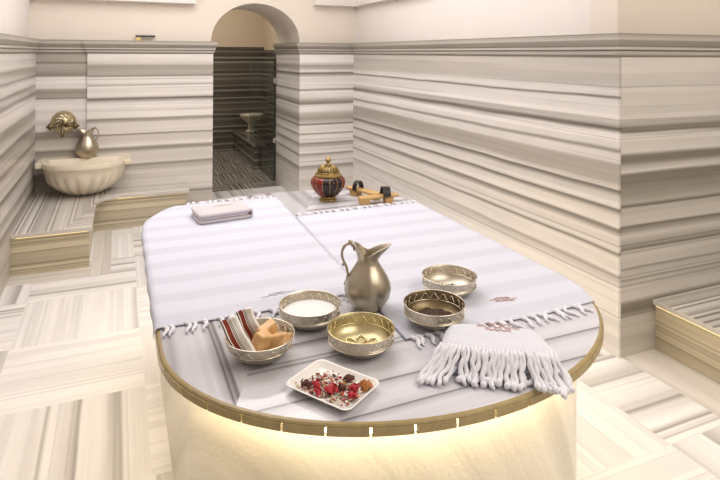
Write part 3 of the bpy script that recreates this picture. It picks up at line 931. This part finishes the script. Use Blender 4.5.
bowl('gilt-lined empty bowl with an embossed flower, in front of the jug', .658, 1.540, ZT, M['silver'], M['gold'], M['relief_g'])
bowl('dark patinated bowl holding brown grounds, beside the fringed towel', .931, 1.590, zc, M['silver'], M['patina'], M['relief'], False, False)
bowl('pewter bowl with pale contents, farthest back on the right cloth', 1.097, 1.768, zc, M['silver'], M['silver_in'], M['relief'])

def disc(name, mat, x, y, z, r, dome, seed, label, cat, rough=0):
    mb = MB()
    rings = []
    for k in range(14):
        rr4 = r * (1 - k / 14)
        ring = []
        for i in range(40):
            a = 2 * PI * i / 40
            q = rr4 * (1 + (rough * noise.noise(Vector((math.cos(a) * 3, math.sin(a) * 3, seed))) if k < 3 else 0))
            px, py = q * math.cos(a), q * math.sin(a)
            zz = dome * (1 - (rr4 / r) ** 2) + (rough * .02 * noise.noise(Vector((px * 90, py * 90, seed))) if k else 0)
            ring.append((x + px, y + py, z + zz))
        rings.append(ring)
    mb.loft([[(a, b_, z - .004) for a, b_, c_ in rings[0]]] + rings)
    return tag(mb.build(name, mat, smooth=True), label, cat)
disc('white_foam', M['milk'], .571, 1.752, ZT + .0375, .0885, .002, 3, 'white foam filling the pewter bowl left of the jug', 'foam', .02)
disc('brown_grounds', M['coffee'], .931, 1.592, zc + .0135, .066, .012, 5, 'dark brown grounds in the bowl beside the fringed towel', 'grounds', .25)
disc('pink_clay', M['clay'], 1.086, 1.764, zc + .0085, .040, .006, 8, 'pinkish paste in the bowl farthest back on the right', 'paste', .5)

# soap chunks
def soap(label, c, s, rot, seed):
    mb = MB()
    bmesh.ops.create_cube(mb.bm, size=1)
    bmesh.ops.subdivide_edges(mb.bm, edges=mb.bm.edges[:], cuts=5, use_grid_fill=True)
    for v in mb.bm.verts:
        d_ = v.co.copy()
        v.co = v.co * .72 + v.co.normalized() * .18
        v.co += d_.normalized() * .19 * noise.noise(d_ * 2.3 + Vector((seed, 0, 0)))
        v.co = Vector((v.co.x * s[0], v.co.y * s[1], v.co.z * s[2]))
    o = mb.build('soap_bar', M['soap'], smooth=True, sub=1)
    o.location = c; o.rotation_euler = rot
    return tag(o, label, 'soap', 'honey soap chunks in the bowl')
soap('honey soap chunk leaning on the striped cloths in the left bowl', (.378, 1.592, ZT + .048), (.048, .034, .058), (.3, .25, .4), 1)
soap('honey soap chunk at the back of the left bowl, topmost', (.404, 1.634, ZT + .052), (.058, .030, .052), (.15, -.3, .5), 2)
soap('largest honey soap chunk at the right of the left bowl', (.431, 1.588, ZT + .043), (.050, .052, .044), (-.25, .3, .7), 3)

def mitt(label, P0, P1, wdir, w, bend):
    mb = MB()
    P0, P1, wd = Vector(P0), Vector(P1), Vector(wdir).normalized()
    ax = (P1 - P0)
    nn = ax.cross(wd).normalized()
    N_, K_ = 16, 8
    L_ = mb.bm.loops.layers.uv.new('UVMap')
    def pt(i, k):
        s = i / N_; q = k / K_ - .5
        return P0 + ax * s + wd * (w * q) + nn * (bend * math.sin(PI * s) + .004 * math.sin(s * 9) + .003 * math.cos(q * 5))
    V = [[mb.bm.verts.new(pt(i, k)) for k in range(K_ + 1)] for i in range(N_ + 1)]
    for i in range(N_):
        for k in range(K_):
            f = mb.face([V[i][k], V[i][k + 1], V[i + 1][k + 1], V[i + 1][k]])
            for l, (a, b_) in zip(f.loops, ((i, k), (i, k + 1), (i + 1, k + 1), (i + 1, k))):
                l[L_].uv = (a / N_, .01 + .98 * b_ / K_)
    o = mb.build('striped_cloth', M['mitt'], smooth=True, solid=.009)
    return tag(o, label, 'cloth', 'striped cloths in the left bowl')
mitt('white cloth with maroon stripes hanging out of the soap bowl, front one', (.334, 1.562, ZT + .030), (.290, 1.634, ZT + .112), (.9, -.35, .30), .050, -.006)
mitt('white cloth with maroon stripes standing up in the soap bowl, back one', (.378, 1.665, ZT + .026), (.345, 1.690, ZT + .104), (.9, -.30, .30), .046, -.004)

# ------------------------------------------------------------------ plate of dried flowers
PX, PY, PA = .512, 1.381, math.radians(-57)
pl = thing('square_plate', 'white rectangular porcelain plate of dried rose petals at the front of the platform', 'plate', (PX, PY, ZT), PA)
def rrect(w, d_, r, z, n=8):
    pts = []
    for cx, cy, a0 in ((w - r, d_ - r, 0), (-(w - r), d_ - r, PI / 2), (-(w - r), -(d_ - r), PI), (w - r, -(d_ - r), 1.5 * PI)):
        for k in range(n + 1):
            a = a0 + PI / 2 * k / n
            pts.append((cx + r * math.cos(a), cy + r * math.sin(a), z))
    return pts
mb = MB()
mb.loft([rrect(.078, .056, .014, 0), rrect(.082, .060, .016, .002), rrect(.100, .075, .020, .0165), rrect(.1015, .0765, .021, .0185), rrect(.0995, .0745, .020, .0195), rrect(.096, .071, .018, .0175), rrect(.083, .060, .015, .0065), rrect(.078, .055, .013, .005)])
mb.build('dish', M['porcelain'], pl, smooth=True, angle=1.0)

Rz = Matrix.Rotation(PA, 4, 'Z')
def on_plate(x, y, z): 
    v = Rz @ Vector((x, y, 0)); return Vector((PX + v.x, PY + v.y, ZT + z))
rnd = random.Random(41)
def bloom(name, mat, x, y, r, label, cat, petals=12, group=None):
    c = on_plate(x, y, .006)
    r *= 1.22
    mb = MB()
    mb.ellipsoid((0, 0, r * .55), r * .62, r * .62, r * .5, 12, 8, .3)
    for k in range(petals):
        a = rnd.uniform(0, 2 * PI); tilt = rnd.uniform(.2, 1.1); rad = r * rnd.uniform(.35, .8)
        cc = Vector((rad * math.cos(a), rad * math.sin(a), r * rnd.uniform(.35, .95)))
        M3 = Matrix.Rotation(a, 3, 'Z') @ Matrix.Rotation(tilt, 3, 'Y') @ Matrix.Rotation(rnd.uniform(-.5, .5), 3, 'X')
        mb.ellipsoid(cc, r * .42, r * .36, r * .09, 9, 6, .25, M3)
    o = mb.build(name, mat, smooth=True)
    o.location = c
    return tag(o, label, cat, group)
# plate frame: +x runs towards the front right of the picture, +y towards the back right
GR = 'dried flowers on the plate'
for x, y, r, lb_ in ((-.036, -.022, .012, 'dried red rosebud near the left end of the plate'), (.010, -.022, .0155, 'biggest dried red rosebud at the front middle of the plate'), (-.012, -.046, .011, 'small dried red rosebud at the front left rim of the plate'),
                     (.052, .020, .012, 'dried red rosebud right of the middle of the plate'), (.066, -.010, .013, 'dried red rosebud near the front right corner of the plate')):
    bloom('rosebud', M['red'], x, y, r, lb_, 'rosebud', group=GR)
for x, y, r, lb_ in ((-.058, -.036, .013, 'dark dried rosebud at the left corner of the plate'), (.028, .002, .0115, 'dark dried rosebud in the middle of the plate'), (.018, .048, .013, 'dark dried rosebud at the back right of the plate')):
    bloom('rosebud', M['maroon'], x, y, r, lb_, 'rosebud', 9, GR)
bloom('dried_blossom', M['orange'], .074, .042, .017, 'orange-brown dried blossom at the right corner of the plate', 'blossom', 16)
mb = MB()
for k in range(560):
    x = rnd.gauss(.008, .055); y = rnd.gauss(-.004, .036)
    if abs(x) > .083 or abs(y) > .060: continue
    mb.mi = rnd.choice((0, 0, 1, 1, 2, 3, 3, 3, 4, 4))
    p = on_plate(x, y, .0075 + rnd.uniform(0, .004) + max(0, max(abs(x) - .072, (abs(y) - .05)) * .5))
    s = rnd.uniform(.002, .0062)
    M3 = Matrix.Rotation(rnd.uniform(0, 6), 3, 'Z') @ Matrix.Rotation(rnd.uniform(-.7, .7), 3, 'X')
    mb.ellipsoid(p, s, s * rnd.uniform(.4, .9), s * .28, 7, 4, .3, M3)
tag(mb.build('petal_crumbs', [M['red'], M['maroon'], M['orange'], M['straw'], M['ivory']], smooth=True), 'scattered red, brown and straw coloured petal crumbs on the white plate', 'petals', kind='stuff')

# ------------------------------------------------------------------ red jar
jr = thing('lidded_jar', 'ribbed red glass jar with pierced brass lid at the far end of the platform', 'jar', (1.140, 3.170, ZT))
jr.scale = (1, 1, .93)
mb = MB(); mb.lathe([(0, 0), (.050, 0), (.052, .004), (.050, .012), (.042, .016), (.040, .024), (0, .026)], 40); mb.build('foot', M['brass'], jr, smooth=True, angle=.6)
mb = MB()
prof = [(.040, .022), (.060, .036), (.082, .060), (.097, .088), (.103, .110), (.101, .128), (.090, .145), (.074, .154)]
nb = 112
rings = []
for r, z in prof:
    rings.append([(r * (.955 + .045 * abs(math.sin(7 * 2 * PI * i / nb))) * math.cos(2 * PI * i / nb), r * (.955 + .045 * abs(math.sin(7 * 2 * PI * i / nb))) * math.sin(2 * PI * i / nb), z) for i in range(nb)])
Rg = [[mb.bm.verts.new(p) for p in r] for r in rings]
for a_, b_ in zip(Rg, Rg[1:]):
    for i in range(nb):
        mb.mi = 1 if ((i * 14) // nb) in (9, 10, 11) else 0
        mb.face([a_[i], a_[(i + 1) % nb], b_[(i + 1) % nb], b_[i]])
mb.mi = 0; mb.face(list(reversed(Rg[0]))); mb.face(Rg[-1])
mb.build('glass_body', [M['redglass'], M['darkglass']], jr, smooth=True)
for k in range(14):
    a = 2 * PI * k / 14
    mb = MB(); mb.tube([(r * .965 * math.cos(a), r * .965 * math.sin(a), z) for r, z in prof], .0018, 6); mb.build('brass_rib', M['brass'], jr, smooth=True)
lid = MB(); lid.lathe([(0, .150), (.076, .150), (.080, .155), (.078, .164), (.066, .168), (.064, .174), (0, .176)], 48)
lo = lid.build('lid', M['brass'], jr, smooth=True, angle=.6)
mb = MB(); mb.lathe([(.058, .172), (.058, .185), (.050, .200), (.034, .212), (.0, .218)], 40); mb.build('lid_dome', M['patina'], lo, smooth=True)
mb = MB()
for k in range(20):
    a = 2 * PI * k / 20
    mb.tube([((r + .002) * math.cos(a + tw_), (r + .002) * math.sin(a + tw_), z) for r, z, tw_ in ((.061, .172, 0), (.060, .186, .05), (.051, .202, .1), (.034, .214, .15), (.014, .220, .2))], .0034, 6)
circ(mb, .062, .176, .004, 40)
mb.build('lid_openwork', M['brass'], lo, smooth=True)
mb = MB(); mb.lathe([(0, .214), (.018, .216), (.013, .224), (.008, .234), (.010, .238), (.017, .246), (.018, .252), (.013, .260), (.006, .268), (.002, .275), (0, .276)], 24, mod=lambda k, a: .06 * math.cos(8 * a) if 4 < k < 8 else 0)
mb.build('finial', M['brass'], lo, smooth=True)

# ------------------------------------------------------------------ wooden clogs
def clog(label, loc, rz, rx=0, ry=0, sx0=.020, sx1=.066):
    t = thing('wooden_clog', label, 'clog', loc, rz, 'wooden clogs')
    t.rotation_euler = (rx, ry, rz)
    mb = MB()
    sec = []
    for k in range(13):
        s = k / 12
        x = -.115 + .23 * s
        w = .036 * (1 - .25 * math.sin(PI * min(1, s * 1.0)) ** 2) * (.75 + .25 * math.sin(PI * (.1 + .8 * s)) )
        z0 = .024 + .010 * s; z1 = z0 + .014
        sec.append([(x, -w, z0), (x, w, z0), (x, w, z1), (x, -w, z1)])
    mb.loft(sec); mb.build('sole', M['wood'], t, bevel=.003)
    for x0, x1 in ((-.112, -.055), (.035, .085)):
        mb = MB()
        mb.loft([[(x0, -.030, 0), (x1 - .006, -.030, 0), (x1 - .006, .030, 0), (x0, .030, 0)], [(x0, -.031, .026), (x1, -.031, .032), (x1, .031, .032), (x0, .031, .026)]])
        mb.build('sole_block', M['wood'], t, bevel=.003)
    mb = MB()
    rings = []
    for k in range(17):
        a = PI * k / 16
        c_, s_ = math.cos(a), math.sin(a)
        rings.append([(sx0, .037 * c_, .036 + .056 * s_), (sx1, .034 * c_, .038 + .052 * s_), (sx1, .031 * c_, .038 + .0465 * s_), (sx0, .034 * c_, .036 + .0505 * s_)])
    mb.loft(rings); mb.build('strap', M['strap'], t, smooth=True, angle=.7)
    return t
zc2 = ZT
clog('pale wooden clog with black strap at the far end, front one of the pair', (1.388, 3.005, zc2), math.radians(-8))
clog('pale wooden clog with black strap turned away behind its mate', (1.362, 3.165, zc2), math.radians(118), sx0=.026, sx1=.058)

# ------------------------------------------------------------------ light, camera
def area(name, loc, size, power, col, rot=(0, 0, 0), sy=None):
    l = bpy.data.lights.new(name, 'AREA'); l.energy = power; l.color = col; l.shape = 'RECTANGLE'; l.size = size; l.size_y = sy or size
    o = bpy.data.objects.new(name, l); o.location = loc; o.rotation_euler = rot; C.objects.link(o)
    return o
area('overhead_area_light', (.75, 3.7, 2.97), 2.2, 65, (1, .955, .925), sy=3.0)
area('overhead_area_light', (2.4, -.2, 2.97), 2.6, 66, (1, .93, .82), sy=2.2)  # unseen fill light, added to brighten the foreground and near wall
area('passage_light', (.9, 7.9, 2.9), .8, 24, (1, .93, .82))
w = bpy.data.worlds.new('world'); bpy.context.scene.world = w; w.use_nodes = True
w.node_tree.nodes['Background'].inputs[0].default_value = (1, .95, .9, 1)
w.node_tree.nodes['Background'].inputs[1].default_value = .3

f, yaw, pitch, roll, cv = 573.2076, 22.8958, -.57444, .26918, 47.397
y_, p_, r_2 = (math.radians(a) for a in (yaw, pitch, roll))
F = Vector((math.sin(y_) * math.cos(p_), math.cos(y_) * math.cos(p_), -math.sin(p_)))
Rv = Vector((math.cos(y_), -math.sin(y_), 0)); U = Rv.cross(F)
R2 = Rv * math.cos(r_2) + U * math.sin(r_2); U2 = -Rv * math.sin(r_2) + U * math.cos(r_2)
cam = bpy.data.cameras.new('camera'); co = bpy.data.objects.new('camera', cam); C.objects.link(co)
mw = Matrix((( R2.x, U2.x, -F.x, 0), (R2.y, U2.y, -F.y, 0), (R2.z, U2.z, -F.z, 1.56), (0, 0, 0, 1)))
co.matrix_world = mw
cam.sensor_width = 36; cam.lens = f * 36 / 720
cam.shift_y = -(240 - cv) / 720
cam.clip_start = .02
sc = bpy.context.scene
sc.camera = co
sc.view_settings.view_transform = 'Standard'
sc.view_settings.look = 'None'
sc.view_settings.gamma = 1
sc.view_settings.exposure = .13
